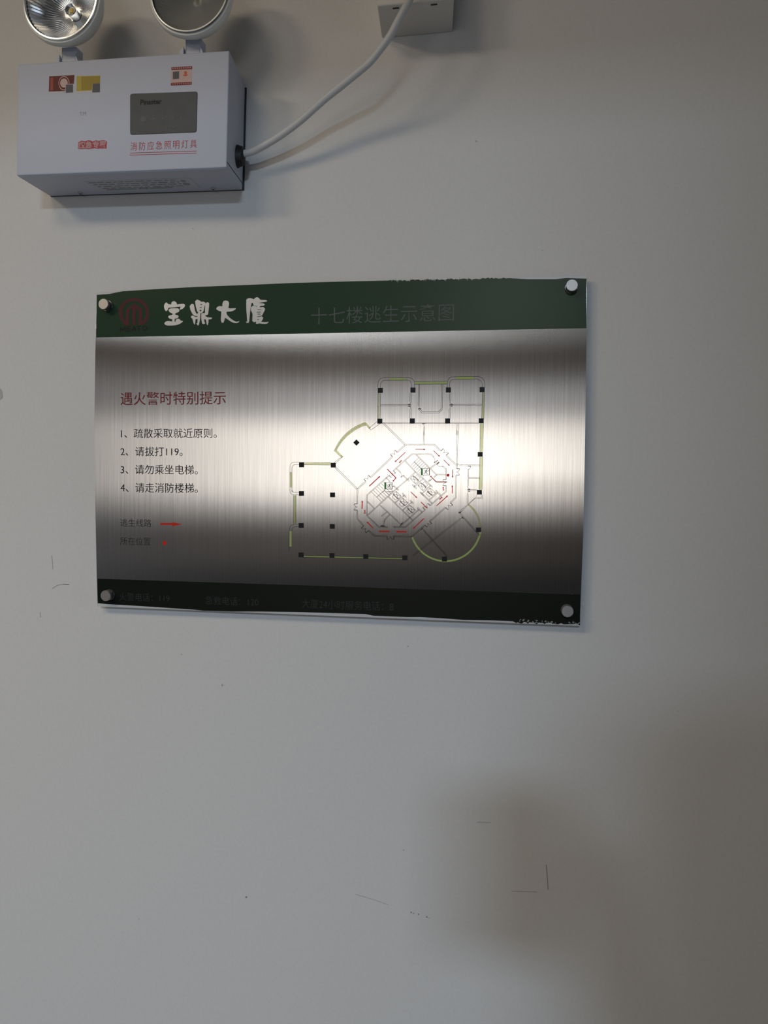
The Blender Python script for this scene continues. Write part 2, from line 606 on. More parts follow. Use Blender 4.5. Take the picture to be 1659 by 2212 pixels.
def plate(name, pts, y0, y1, mat, parent, to=S):
    """a sheet with a measured outline between two depths, with a grain UV map"""
    bm = bmesh.new()
    q = [to(*p) for p in pts]
    a = [bm.verts.new((x, y0, z)) for x, z in q]
    b = [bm.verts.new((x, y1, z)) for x, z in q]
    fs = [bm.faces.new(a), bm.faces.new(b[::-1])]
    for i in range(len(q)):
        j = (i + 1) % len(q)
        fs.append(bm.faces.new((a[j], a[i], b[i], b[j])))
    bmesh.ops.recalc_face_normals(bm, faces=fs)
    uv = bm.loops.layers.uv.new('grain')
    for f in bm.faces:
        for l in f.loops:
            l[uv].uv = (l.vert.co.x, l.vert.co.z)
    return link(name, bm, mat, parent)


def add_grain(o):
    me = o.data
    uv = me.uv_layers.new(name='grain')
    for l in me.loops:
        c = me.vertices[l.vertex_index].co
        uv.data[l.index].uv = (c.x, c.z)


# clear carrier sheet, steel film, green bands with their torn edges
plate('carrier_sheet', [(209, 632), (1268, 594), (1266.5, 606), (1265.5, 720), (1263, 940), (1252.5, 1352), (210, 1310), (205, 900)], BY + 0.0001, BY + 0.005, M['acrylic'], sign)
TOP = [(209, 637), (222, 636), (236, 635), (250, 632), (266, 629), (330, 625), (420, 620), (520, 616), (640, 611), (750, 608), (838, 606)]
u = 838
while u < 1090:
    u += random.uniform(3, 8)
    TOP.append((u, 606 - (u - 838) * 0.026 + random.uniform(-1.2, 2.4)))
TOP += [(1100, 601), (1140, 603), (1200, 603), (1225, 600.5), (1250, 601.5), (1267, 602)]
BOT = [(1253, 1351)]
u = 1250
while u > 1118:
    u -= random.uniform(2.5, 6)
    BOT.append((u, 1350 - (1250 - u) * 0.03 + random.uniform(-3.2, 0.8)))
BOT += [(1108, 1342), (1060, 1340), (1000, 1339), (960, 1336), (908, 1333), (880, 1333), (806, 1330), (790, 1326.5), (740, 1325), (640, 1322), (560, 1321), (500, 1321), (440, 1319), (420, 1317), (300, 1309), (232, 1305), (211, 1303)]
RIGHT = [(1267, 720), (1264, 940), (1260, 1150), (1253, 1330)]
LEFT = [(209, 1250), (205, 1050), (204, 900), (206, 760)]
plate('steel_film', TOP + RIGHT + BOT + LEFT, BY, BY + 0.0001, M['metal'], sign)
plate('header_band', TOP + [(1266.5, 709), (740, 719), (207.5, 729)], BY - 0.00008, BY - 0.00002, M['green'], sign)
plate('footer_band', [(211, 1250), (740, 1267), (1253, 1284)] + BOT, BY - 0.00008, BY - 0.00002, M['green_dark'], sign)
for top in (True, False):           # pale frayed bits of film along the two torn edges
    fr = Ink(1.5)
    for k in range(45):
        if top:
            u = random.uniform(845, 1020)
            v = 605 - (u - 838) * 0.026 + random.uniform(-1, 3)
        else:
            u = random.choice((random.uniform(1120, 1160), random.uniform(1170, 1200), random.uniform(1228, 1252)))
            v = 1343 + (u - 1120) * 0.05 + random.uniform(-5, 1)
        a = random.uniform(-1.2, 1.2)
        l = random.uniform(1.5, 4)
        fr.stroke([(u, v), (u + l * math.cos(a), v + l * math.sin(a))], random.uniform(0.0003, 0.0009))
    fr.build('frayed_edge', M['frayed'], sign)

# header: emblem, name, title
lg = Ink(2, (250, 630), 18.43)
C0, RO, RI = (730, 850), 600, 478
arc_o, arc_i = [], []
for i in range(61):
    a = math.radians(125 + (290 * i / 60))
    arc_o.append((C0[0] + RO * math.cos(a), C0[1] + RO * math.sin(a)))
    arc_i.append((C0[0] + RI * math.cos(a), C0[1] + RI * math.sin(a)))
for i in range(60):
    lg.poly([arc_o[i], arc_o[i + 1], arc_i[i + 1], arc_i[i]])
lg.poly([(380, 1345), (525, 1342), (535, 755), (662, 684), (658, 1338), (775, 1332), (793, 688), (915, 752), (905, 1325), (1062, 1318), (1110, 1285),
         (1045, 1150), (1050, 690), (1020, 655), (930, 615), (740, 472), (430, 710), (412, 740), (392, 1140), (330, 1300)])
lg.build('emblem', M['logo_red'], sign)
mt = Ink(3, (250, 630), 18.43)
for pq in ([(190, 1602), (196, 1415)], [(200, 1408), (280, 1560)], [(275, 1560), (362, 1398)], [(362, 1400), (368, 1585)],
           [(440, 1400), (432, 1580)], [(432, 1405), (590, 1395)], [(432, 1490), (590, 1482)], [(432, 1575), (590, 1568)],
           [(645, 1575), (730, 1388)], [(725, 1388), (805, 1568)], [(675, 1515), (780, 1510)], [(830, 1388), (1005, 1376)], [(918, 1385), (912, 1565)]):
    mt.stroke(pq, 0.00135)
mt.stroke([(1155 + 88 * math.cos(k * PI / 16), 1462 + 82 * math.sin(k * PI / 16)) for k in range(33)], 0.00135)
mt.build('emblem_lettering', M['ink'], sign)
nm = Ink(2, (345, 640), 13.27)
nm.poly([(195, 175), (250, 225), (330, 238), (340, 180), (370, 148), (410, 142), (450, 152), (490, 195), (493, 235), (600, 220), (670, 213), (715, 230), (728, 265), (705, 320), (660, 358), (590, 388), (582, 350), (600, 295), (500, 305), (420, 318), (250, 330), (240, 375), (215, 410), (188, 428), (155, 400), (130, 340), (125, 270), (150, 205)])
nm.poly([(265, 375), (310, 352), (400, 345), (520, 345), (560, 370), (568, 410), (545, 450), (450, 492), (440, 525), (520, 545), (545, 580), (520, 620), (430, 650), (428, 732), (455, 732), (458, 690), (490, 650), (530, 640), (570, 655), (605, 700), (650, 703), (668, 722), (640, 750), (570, 795), (480, 825), (380, 840), (240, 840), (170, 825), (133, 785), (150, 745), (200, 715), (260, 708), (360, 728), (362, 660), (280, 640), (240, 595), (260, 560), (370, 528), (368, 495), (290, 460), (255, 410)])
nm.poly([(1015, 150), (1070, 93), (1130, 115), (1195, 158), (1260, 155), (1310, 185), (1315, 220), (1285, 300), (1255, 430), (1215, 480), (1165, 492), (1110, 478), (1070, 420), (1035, 280)])
nm.poly([(860, 285), (895, 235), (940, 212), (980, 240), (995, 310), (1015, 420), (1060, 508), (1110, 478), (1165, 488), (1160, 640), (1130, 800), (1100, 845), (1065, 800), (1055, 770), (1085, 770), (1085, 650), (1030, 660), (1020, 770), (1005, 815), (975, 780), (940, 650), (895, 600), (905, 565), (950, 550), (1010, 585), (1085, 590), (1085, 570), (1000, 560), (940, 510), (880, 390)])
nm.poly([(1310, 230), (1335, 185), (1380, 170), (1420, 200), (1415, 300), (1390, 520), (1295, 560), (1380, 605), (1490, 610), (1505, 630), (1470, 660), (1400, 665), (1400, 760), (1375, 840), (1345, 790), (1325, 670), (1275, 655), (1285, 740), (1312, 775), (1260, 800), (1215, 780), (1195, 660), (1190, 520), (1215, 485), (1300, 480), (1300, 350)])
nm.at((460, 635), 12.76)
nm.poly([(90, 405), (120, 360), (180, 333), (258, 345), (265, 260), (290, 200), (350, 180), (420, 200), (448, 250), (440, 320), (425, 390), (480, 400), (635, 395), (625, 425), (560, 465), (480, 487), (385, 490), (370, 525), (400, 590), (480, 670), (560, 730), (640, 765), (690, 762), (728, 742), (715, 780), (660, 803), (580, 798), (500, 765), (420, 710), (335, 655), (325, 700), (300, 775), (265, 800), (230, 775), (218, 700), (228, 580), (232, 485), (160, 465), (105, 430)])
nm.poly([(920, 200), (920, 160), (960, 125), (1020, 112), (1090, 130), (1130, 150), (1160, 110), (1220, 88), (1270, 115), (1305, 160), (1460, 168), (1500, 195), (1470, 210), (1340, 235), (1250, 248), (1400, 262), (1435, 295), (1400, 322), (1300, 335), (1290, 370), (1390, 360), (1440, 410), (1420, 470), (1360, 585), (1350, 620), (1385, 650), (1380, 690), (1330, 770), (1420, 778), (1500, 775), (1535, 768), (1520, 800), (1470, 825), (1370, 825), (1270, 812), (1220, 830), (1178, 812), (1200, 790), (1180, 765), (1130, 780), (1085, 745), (1090, 620), (1095, 560), (1045, 440), (1050, 370), (1100, 325), (1150, 320), (1210, 350), (1230, 345), (1180, 325), (1115, 305), (1105, 255), (1075, 245), (1060, 270), (1045, 360), (1025, 500), (1010, 650), (1000, 760), (975, 803), (930, 795), (905, 770), (945, 760), (935, 600), (920, 400)])
name_o = nm.build('building_name', M['metal_letter'], sign)
add_grain(name_o)
cut = Ink(3, (345, 640), 13.27)     # the gaps inside the brush strokes show the green again
cut.poly([(1158, 212), (1190, 222), (1225, 240), (1210, 254), (1170, 240)])
cut.poly([(1148, 308), (1205, 318), (1205, 340), (1160, 330)])
cut.poly([(1143, 400), (1165, 388), (1198, 400), (1195, 430), (1160, 432)])
cut.build('stroke_gap', M['green'], name_o)
cut = Ink(3, (460, 635), 12.76)
for p, q in (((1230, 437), (1340, 437)), ((1210, 503), (1325, 500)), ((1225, 555), (1310, 560)), ((1225, 628), (1360, 605))):
    cut.stroke([p, q], 0.0007)
cut.poly([(1222, 695), (1270, 695), (1245, 728)])
cut.build('stroke_gap', M['green'], name_o)
t = lettering('title_lettering', '十七楼逃生示意图', (670, 660, 978, 697), M['dim_steel_letter'], sign, 2, -0.008)

# left column
lettering('heading_lettering', '遇火警时特别提示', (259, 846, 486.5, 874.5), M['red_dark'], sign, 2, 0.003)
for body, q in (('1、疏散采取就近原则。', (260, 925.5, 467, 946.3)), ('2、请拔打119。', (260, 965, 394, 985.3)),
                ('3、请勿乘坐电梯。', (260, 1004, 426.5, 1024.7)), ('4、请走消防楼梯。', (259.5, 1043.3, 426.5, 1064.2))):
    lettering('instruction_lettering', body, q, M['ink'], sign, 2, 0.0)
lettering('legend_lettering', '逃生线路', (260, 1121.3, 326.6, 1137.8), M['ink_faint'], sign, 2, -0.004)
lettering('legend_lettering', '所在位置', (259.5, 1160.5, 325, 1177.6), M['ink_faint'], sign, 2, -0.004)
lg = Ink(2, (220, 820), 4.879)
lg.poly([(617, 1511), (742, 1512), (742, 1503), (848, 1525), (742, 1546), (742, 1532), (617, 1532)])
lg.build('legend_arrow', M['red'], sign)
lg = Ink(2, (220, 820), 4.879)
lg.disc((660, 1722), 22)
lg.build('legend_dot', M['red'], sign)
lettering('footer_lettering', '火警电话：119', (258, 1281.5, 366, 1299), M['ink_faint'], sign, 2, -0.006)
lettering('footer_lettering', '急救电话：120', (443.5, 1289.5, 558, 1307.5), M['ink_faint'], sign, 2, -0.006)
lettering('footer_lettering', '大厦24小时服务电话：8', (651.5, 1297, 849, 1317), M['ink_faint'], sign, 2, -0.006)

# ------------------------------------------------------------------ the printed floor plan
LW = 0.00036
T_, P_, Q_, V_ = ((780, 790), 5.53), ((600, 780), 3.318), ((740, 930), 5.925), ((860, 990), 7.54)
walls = Ink(2)
PRINTS = []                        # every window strip and column of the plan is a piece of its own


def strip(mat, frame, pts):
    i_ = Ink(1, *frame)
    i_.poly(pts)
    PRINTS.append(('window_strip', i_, M[mat]))


def strip_line(mat, frame, pts, wd):
    i_ = Ink(1, *frame)
    i_.stroke(pts, wd)
    PRINTS.append(('window_strip', i_, M[mat]))


rc = lambda x0, y0, x1, y1: [(x0, y0), (x1, y0), (x1, y1), (x0, y1)]
strip('lime', T_, rc(338, 150, 541, 174))
strip('lime', T_, [(1138, 133), (1347, 129), (1345, 160), (1136, 163)])
strip('lime', T_, [(641, 196), (1028, 193), (1028, 216), (641, 220)])
strip('lime_glare', T_, [(205, 325), (222, 325), (219, 635), (200, 635)])
strip('lime_glare', T_, [(1450, 316), (1474, 316), (1464, 630), (1441, 630)])
strip('lime_glare', P_, [(1452, 447), (1473, 447), (1467, 650), (1449, 650)])
strip('lime_glare', P_, [(1450, 686), (1468, 686), (1463, 922), (1443, 922)])
strip('lime_glare', P_, rc(190, 730, 380, 744))
strip('lime_glare', P_, rc(88, 796, 102, 905))
strip('lime_glare', P_, rc(114, 962, 129, 1167))
ob, ib = circle3((630, 438), (488, 520), (404, 645), 30), circle3((634, 458), (502, 534), (422, 638), 30)
strip('lime_glare', P_, [(667, 478), (655, 488)] + [(634, 462)] + ib[1:-1] + [(424, 640), (467, 683), (455, 692)] + ob[::-1])
strip('lime', P_, rc(84, 1218, 99, 1329))
strip_line('lime', P_, [(187, 1399), (893, 1416)], 0.0013)
strip_line('lime', P_, circle3((964, 1262), (1205, 1434), (1452, 1225), 40), 0.0021)
strip_line('lime_glare', P_, circle3((1452, 1225), (1440, 1130), (1366, 1028), 16), 0.0021)

w = walls.at(*T_)
for pts in ([(200, 265), (200, 220), (208, 185), (230, 155), (270, 143), (570, 140), (610, 153), (630, 178), (637, 210), (637, 265)],
            [(230, 265), (230, 235), (240, 205), (258, 182), (285, 173), (555, 172), (585, 182), (600, 205), (607, 235), (606, 265)],
            [(1030, 260), (1032, 195), (1042, 165), (1062, 142), (1092, 133), (1400, 128), (1445, 145), (1470, 178), (1480, 215), (1478, 255)],
            [(1058, 260), (1058, 210), (1066, 185), (1080, 170), (1100, 164), (1380, 160), (1415, 170), (1438, 192), (1448, 225), (1448, 255)],
            [(640, 190), (1030, 186)], [(640, 224), (1030, 219)], [(200, 325), (196, 635)], [(230, 325), (228, 635)],
            [(1478, 315), (1466, 632)], [(1449, 315), (1440, 632)],
            [(230, 465), (580, 463)], [(230, 481), (580, 479)], [(1075, 462), (1442, 459)], [(1075, 476), (1442, 473)],
            [(253, 677), (1405, 676)], [(253, 690), (1405, 689)],
            [(1147, 690), (1139, 830)], [(1161, 690), (1155, 830)]):
    w.stroke(pts, LW)
for x, y0, y1 in ((593, 325, 428), (593, 517, 632), (1066, 320, 425), (1060, 515, 632), (693, 222, 480), (968, 222, 517)):
    w.double([(x, y0), (x - (y1 - y0) * 0.02, y1)], 15, LW)
w.double([(692, 515), (730, 557), (925, 557), (966, 517)], 16, LW)
for a, b in (((562, 465), (598, 465)), ((562, 482), (598, 482)), ((1057, 463), (1096, 463)), ((1057, 478), (1096, 478)), ((680, 515), (716, 515)), ((728, 691), (768, 691))):
    w.stroke([a, b], LW * 2.2)
for p, q, k in (((597, 428), (562, 463), -.2), ((562, 484), (597, 518), -.2), ((1062, 425), (1095, 461), .2), ((1095, 480), (1062, 516), .2), ((690, 480), (716, 513), .2), ((728, 692), (754, 728), -.2)):
    w.arc(p, q, k, LW)
w.double([(755, 728), (749, 830)], 13, LW)
w.at(*P_)
w.double([(1049, 497), (1046, 598)], 8, LW)
w.double([(1289, 497), (1283, 742)], 8, LW)
for pts in ([(1475, 447), (1470, 650)], [(1450, 447), (1449, 650)], [(1469, 686), (1465, 922)], [(1449, 686), (1442, 922)],
            [(713, 432), (653, 482)], [(655, 480), (668, 494)], [(668, 494), (735, 447)],
            [(452, 690), (400, 732)], [(467, 684), (412, 737)], [(452, 676), (467, 684), (455, 692)],
            [(102, 940), (102, 770), (106, 752), (116, 743), (128, 741), (385, 745)],
            [(87, 930), (87, 765), (90, 742), (100, 729), (115, 725), (385, 729)],
            [(87, 930), (91, 947), (100, 955), (115, 958), (152, 958)], [(102, 924), (106, 935), (116, 941), (152, 941)],
            [(113, 960), (113, 1168)], [(130, 960), (130, 1168)],
            [(82, 1358), (82, 1215), (88, 1190), (98, 1176), (114, 1170), (152, 1170)], [(100, 1218), (103, 1200), (110, 1191), (122, 1187), (152, 1187)],
            [(187, 1394), (893, 1412)], [(187, 1404), (893, 1420)]):
    w.stroke(pts, LW)
w.stroke(ob, LW * .6)
w.stroke([((a[0] + b[0]) / 2, (a[1] + b[1]) / 2) for a, b in zip(ob, ib)], LW * .6)
w.stroke(ib, LW * .6)
w.double([(755, 444), (914, 600)], 9, LW)
w.double([(412, 762), (571, 918)], 9, LW)
# lower right rooms
w.at(*V_)
for x, y0, y1 in ((1143, 180, 455), (1134, 582, 742)):
    w.double([(x, y0), (x - 4, y1)], 18, LW)
w.double([(1015, 113), (1335, 114)], 18, LW)
w.double([(1152, 320), (1330, 320)], 16, LW)
w.double([(1175, 519), (1285, 519)], 18, LW)
for a, b in (((1128, 507), (1176, 507)), ((1128, 532), (1176, 532)), ((1135, 128), (1184, 128)), ((985, 893), (1028, 868)), ((1035, 955), (1075, 985)), ((370, 1165), (405, 1130))):
    w.stroke([a, b], LW * 2.2)
for p, q, k in (((1135, 182), (1184, 132), .18), ((1128, 455), (1178, 503), .2), ((1178, 536), (1128, 584), .2), ((965, 80), (1018, 112), .15),
                ((1028, 868), (1038, 928), .25), ((1075, 985), (1000, 993), .2), ((372, 1165), (428, 1175), -.3)):
    w.arc(p, q, k, LW)
for pts in ([(965, 80), (965, 130)], [(1285, 595), (1275, 625), (985, 880)], [(1250, 655), (1005, 893)], [(1250, 655), (1370, 655)], [(1285, 640), (1350, 640)],
            [(1368, 595), (1368, 660)], [(1352, 595), (1352, 640)], [(985, 880), (1000, 895)]):
    w.stroke(pts, LW)
w.double([(1040, 938), (1330, 1258)], 16, LW)
w.double([(1005, 995), (240, 1585)], 18, LW * .8)
w.double([(420, 1178), (795, 1595)], 15, LW)
# corridor ring
w.at(*Q_)
G = 13
ring = ([(805, 183), (1178, 183), (1258, 263)], [(1325, 318), (1452, 440)], [(1459, 430), (1459, 487)], [(1452, 572), (1450, 858), (1380, 925)],
        [(1318, 985), (1115, 1165)], [(1055, 1210), (890, 1357)], [(890, 1360), (655, 1352)], [(570, 1352), (410, 1345), (330, 1280)],
        [(270, 1220), (190, 1130), (187, 1018)], [(188, 940), (190, 748), (300, 650)], [(360, 600), (640, 335)], [(700, 280), (805, 183)])
for pts in ring:
    w.double(pts, G, LW)
for p, q, o in (((1258, 263), (1325, 318), (.7, -.7)), ((1459, 490), (1455, 570), (1, 0)), ((1380, 925), (1318, 985), (.7, .7)), ((1115, 1165), (1055, 1210), (.7, .7)),
                ((655, 1352), (570, 1352), (0, 1)), ((330, 1280), (270, 1220), (-.7, .7)), ((187, 1018), (188, 940), (-1, 0)), ((300, 650), (360, 600), (-.7, -.7)), ((640, 335), (700, 280), (-.7, -.7)),
                ((595, 575), (650, 517), (.7, .7)), ((1055, 1012), (1120, 960), (-.7, -.7)), ((1322, 705), (1322, 630), (-1, 0))):
    w.double_door(p, q, o, LW)
for pts in ([(650, 517), (800, 380), (890, 302), (1130, 302), (1165, 338)], [(595, 575), (315, 825), (312, 1090), (465, 1235), (575, 1235)],
            [(655, 1235), (805, 1235), (1020, 1045), (1055, 1012)], [(1120, 960), (1325, 780), (1325, 705)], [(1325, 625), (1325, 495), (1280, 455)],
            [(945, 312), (1198, 562), (1320, 565)], [(1205, 568), (1170, 598)], [(800, 388), (932, 527), (1148, 722)], [(932, 530), (820, 635), (690, 745), (320, 1085)],
            [(690, 490), (740, 535)], [(780, 578), (850, 645)], [(560, 605), (605, 655)], [(655, 710), (715, 762)], [(1230, 400), (1125, 482)],
            [(590, 852), (895, 1147)], [(735, 1230), (860, 1115)], [(480, 957), (708, 1165)], [(320, 910), (403, 995)], [(500, 1095), (570, 1040)], [(600, 1080), (540, 1140), (535, 1165)],
            [(675, 920), (790, 830)], [(770, 1020), (890, 915)], [(860, 1115), (970, 1015)], [(915, 720), (1035, 610)], [(1020, 805), (1130, 700)], [(1110, 890), (1215, 795)],
            [(1010, 800), (1140, 930)], [(1100, 650), (1125, 625)]):
    w.double(pts, 11, LW, cap=True)
for pts in ([(765, 805), (810, 850)], [(865, 895), (905, 935)], [(960, 990), (1015, 1045)], [(895, 695), (945, 742)], [(995, 790), (1040, 835)], [(1195, 770), (1255, 830)]):
    w.double(pts, 13, LW, cap=True)
for p, q, k in (((1165, 340), (1170, 415), .18), ((1205, 435), (1280, 455), -.18), ((740, 535), (745, 600), .18), ((535, 1165), (490, 1220), .2), ((705, 1165), (772, 1178), -.28), ((1102, 640), (1140, 612), -.3)):
    w.arc(p, q, -k, LW)
for a, b, k in (((1170, 415), (1222, 378), 2), ((1205, 435), (1240, 405), 2), ((745, 600), (780, 573), 1.8), ((485, 1222), (542, 1222), 3), ((772, 1180), (740, 1215), 3), ((640, 720), (660, 706), 2)):
    w.stroke([a, b], LW * k)
for k in range(8):                  # the two stairs
    a, b = (975 + 21 * k, 347 + 21 * k), (875 + 21 * k, 447 + 21 * k)
    if k < 2:
        w.stroke([a, b], LW)
    else:
        e = max(0.0, min(1.0, (a[0] - 1005) / 100.0)) if a[0] > 1005 else 0
        w.stroke([a, (a[0] - 100 * (0.9 if k < 4 else 0.45), a[1] + 100 * (0.9 if k < 4 else 0.45))] if k < 6 else [a, (a[0] - 25, a[1] + 25)], LW)
        w.stroke([(b[0] + (30 if k > 4 else 100) * .6, b[1] - (30 if k > 4 else 100) * .6), b], LW)
w.stroke([(915, 400), (1010, 492)], LW * 1.5)
for k in range(7):
    w.stroke([(370 + 25 * k, 787 - 22 * k), (500 + 25 * k, 915 - 22 * k)], LW)
w.stroke([(440, 852), (545, 757)], LW * 1.5)
w.stroke([(515, 782), (640, 780)], LW)
w.stroke([(515, 782), (545, 757)], LW)
for k in range(3):
    w.stroke([(550 + 28 * k, 782), (600 + 22 * k, 832 - 20 * k)], LW)
car2, cw2 = [(963, 702), (1002, 667), (1070, 730), (1028, 770)], [(1028, 677), (1049, 653), (1091, 695), (1070, 717)]
carL, cwL = [(646, 812), (685, 777), (750, 837), (710, 875)], [(634, 849), (657, 828), (694, 865), (674, 888)]
sets = [([(x - 97, y - 88) for x, y in car2], [(x - 97, y - 88) for x, y in cw2]), (car2, cw2),
        ([(1084, 775), (1121, 735), (1190, 796), (1149, 833)], [(1067, 812), (1088, 789), (1132, 824), (1112, 847)])]
for d in ((0, 0), (88, 89), (183, 181)):
    sets.append(([(x + d[0], y + d[1]) for x, y in carL], [(x + d[0], y + d[1]) for x, y in cwL]))
for i, (c, q) in enumerate(sets):
    w.stroke(c + [c[0]], LW * 1.1)
    w.stroke([c[0], c[2]], LW * 1.1)
    w.stroke([c[1], c[3]], LW * 1.1)
    w.stroke(q + [q[0]], LW)
    w.stroke([c[1], c[2]] if i < 2 else [c[0], c[3]], LW * 2.2)



def column(frame, c, hx_, hy_, turned=False):
    i_ = Ink(3, *frame)
    i_.poly([(c[0], c[1] - hy_), (c[0] + hx_, c[1]), (c[0], c[1] + hy_), (c[0] - hx_, c[1])] if turned else rc(c[0] - hx_, c[1] - hy_, c[0] + hx_, c[1] + hy_))
    PRINTS.append(('column_mark', i_, M['ink']))


for c in ((230, 295), (620, 291), (1043, 289), (1446, 285), (224, 662), (612, 659), (1034, 659), (1435, 658)):
    column(T_, c, 30, 30)
for c in ((171, 744), (398, 746), (170, 949), (393, 959), (168, 1178), (391, 1185), (167, 1389), (389, 1394), (631, 1401), (911, 1410), (1451, 668), (1445, 940), (1439, 1209), (1195, 1419)):
    column(P_, c, 18, 17)
column(P_, (564, 584), 23, 23, True)

plan = walls.build('floor_plan', M['ink'], sign)
for nm_, i_, mt_ in PRINTS:
    i_.build(nm_, mt_, plan)
for a, b, wd in (((932, 240), (1062, 242), 8), ((1162, 255), (1247, 337), 8), ((1292, 372), (1373, 453), 8), ((1411, 500), (1408, 607), 9), ((1404, 805), (1404, 697), 9),
                 ((1203, 963), (1350, 830), 11), ((1040, 1127), (898, 1260), 11), ((820, 1296), (682, 1293), 17), ((598, 1291), (460, 1291), 17), ((390, 1248), (308, 1165), 12),
                 ((250, 1005), (253, 895), 12), ((342, 712), (482, 582), 12), ((807, 275), (667, 405), 8), ((873, 785), (957, 866), 9), ((1003, 915), (1087, 997), 10)):
    a_ = Ink(4, *Q_)
    a_.arrow(a, b, wd, wd + 15, 24)
    a_.build('route_arrow', M['red'], plan)
for pts, wd in (([(570, 492), (683, 605), (662, 632)], 0.00105), ([(1337, 658), (1200, 658), (1142, 600)], 0.00105)):
    a_ = Ink(4, *Q_)
    a_.stroke(pts, wd)
    p, q = pts[-2], ((640, 655) if pts[0][0] < 600 else (1120, 577))
    d = (Vector(q) - Vector(p)).normalized()
    a_.arrow(Vector(q) - d * 28, q, 8, 26, 24)
    a_.build('route_arrow', M['red'], plan)
for p, q, wd in (((757, 383), (737, 400), .0011), ((722, 403), (740, 415), .0011), ((1288, 722), (1288, 748), .0013), ((1280, 760), (1302, 760), .0012), ((1240, 881), (1262, 866), .0013),
                 ((1260, 850), (1278, 863), .0012), ((284, 1020), (284, 1041), .0014), ((272, 1055), (297, 1055), .0013)):
    tk = Ink(4, *Q_)
    tk.stroke([p, q], wd)
    tk.build('route_mark', M['red'], plan)
dt = Ink(4, *Q_)
dt.disc((1350, 572), 18)
dt.build('position_dot', M['red'], plan)
for x0, y0, x1, y1 in ((1003, 483, 1116, 573), (535, 662, 638, 752)):
    bg = Ink(3.2, *Q_)
    bg.rect(x0, y0, x1, y0 + 5)
    bg.rect(x0, y1 - 6, x1, y1)
    bg.rect(x1 - 9, y0 + 5, x1, y1 - 6)
    sy = bg.build('exit_symbol', M['exit_grey'], plan)
    gb = Ink(3.6, *Q_)
    gb.rect(x0, y0, x0 + 24, y1)
    gb.build('green_bar', M['exit_green'], sy)
    mn = Ink(4.2, *Q_)
    ox, oy = x0 + 24, y0
    mn.disc((ox + 53, oy + 17), 6, 10)
    for pts, wd in (([(46, 28), (36, 50)], .0012), ([(46, 27), (58, 36), (70, 32)], .0005), ([(46, 27), (28, 30), (18, 40)], .0005), ([(38, 48), (52, 58), (56, 76)], .0006), ([(36, 50), (26, 64), (8, 64)], .0006)):
        mn.stroke([(ox + p[0], oy + p[1]) for p in pts], wd)
    mn.build('running_figure', M['exit_grey'], sy)

# the four standoff pins
for u, v in ((223, 656.5), (1235.5, 616), (227.5, 1287), (1226, 1321)):
    x, z = survey(u, v, BY - 0.0105)
    bm = bmesh.new()
    lathe(bm, [(0.0, -0.0105), (0.0062, -0.0105), (0.0067, -0.0099), (0.0067, -0.0055), (0.0061, -0.0050), (0.0045, -0.0047), (0.0045, -0.0002)], 48)
    pin = link('standoff_pin', bm, M['pin'], sign, True, (x - bx, BY, z - bz))
    bm = bmesh.new()
    lathe(bm, [(0.0045, -0.0010), (0.0069, -0.0010), (0.0072, -0.0006), (0.0072, -0.0002)], 40)
    link('washer', bm, M['pin_dark'], pin, True)
    bm = bmesh.new()
    lathe(bm, [(0.005, 0.005), (0.005, 0.012)], 24)
    link('spacer', bm, M['pin_dark'], pin, True)

# ------------------------------------------------------------------ the emergency light
LR = math.radians(1.3)
lx, lz = -0.4592, 1.5 + 0.4313
lamp = empty('emergency_light', (lx, 0, lz), 'white wall-mounted twin-head emergency light with red lettering and a grey indicator window', 'emergency light', roty=LR)
W2, H2, DP = 0.1325, 0.0655, 0.067
cR, sR = math.cos(LR), math.sin(LR)


def F(u, v, y=-DP - 0.0002):
    x, z = survey(u, v, y)
    x, z = x - lx, z - lz
    return x * cR - z * sR, x * sR + z * cR


bm = bmesh.new()
hexa(bm, [(-W2, -DP, -H2), (W2, -DP, -H2), (W2, -DP, H2), (-W2, -DP, H2)],
     [(-W2 + .001, -0.002, -H2 + .0005), (W2 - .0045, -0.002, -H2 + .0005), (W2 - .0045, -0.002, H2 - .006), (-W2 + .001, -0.002, H2 - .006)], 0.0016, 3)
hous = link('housing', bm, M['white_metal'], lamp, True)
bm = bmesh.new()
box(bm, -W2 + .002, W2 - .003, -0.002, 0.0, -H2 - .0006, H2 - .008)
link('back_plate', bm, M['dark_edge'], lamp)
bm = bmesh.new()                   # folded lip of the lower tray and its seam on the right cheek
xr = W2 - 0.0004
a = [(xr + .0003, -DP + .001, -H2 + .007), (xr - .0042, -0.003, -H2 + .0075)]
for dy, mi in ((0.0, 0),):
    v0 = bm.verts.new((a[0][0] + .0003, a[0][1], a[0][2])); v1 = bm.verts.new((a[1][0] + .0003, a[1][1], a[1][2]))
    v2 = bm.verts.new((a[1][0] + .0003, a[1][1], a[1][2] - .0011)); v3 = bm.verts.new((a[0][0] + .0003, a[0][1], a[0][2] - .0011))
    bm.faces.new((v0, v1, v2, v3))
link('tray_seam', bm, M['dark_edge'], lamp)
bm = bmesh.new()                   # bottom tray skin
hexa(bm, [(-W2 + .001, -DP + .0015, -H2 - .0006), (W2 - .0012, -DP + .0015, -H2 - .0006), (W2 - .0012, -DP + .0015, -H2 + .002), (-W2 + .001, -DP + .0015, -H2 + .002)],
     [(-W2 + .002, -0.002, -H2 - .0004), (W2 - .0050, -0.002, -H2 - .0004), (W2 - .0050, -0.002, -H2 + .002), (-W2 + .002, -0.002, -H2 + .002)], 0.0005, 1)
tray = link('bottom_tray', bm, M['white_metal'], lamp, True)
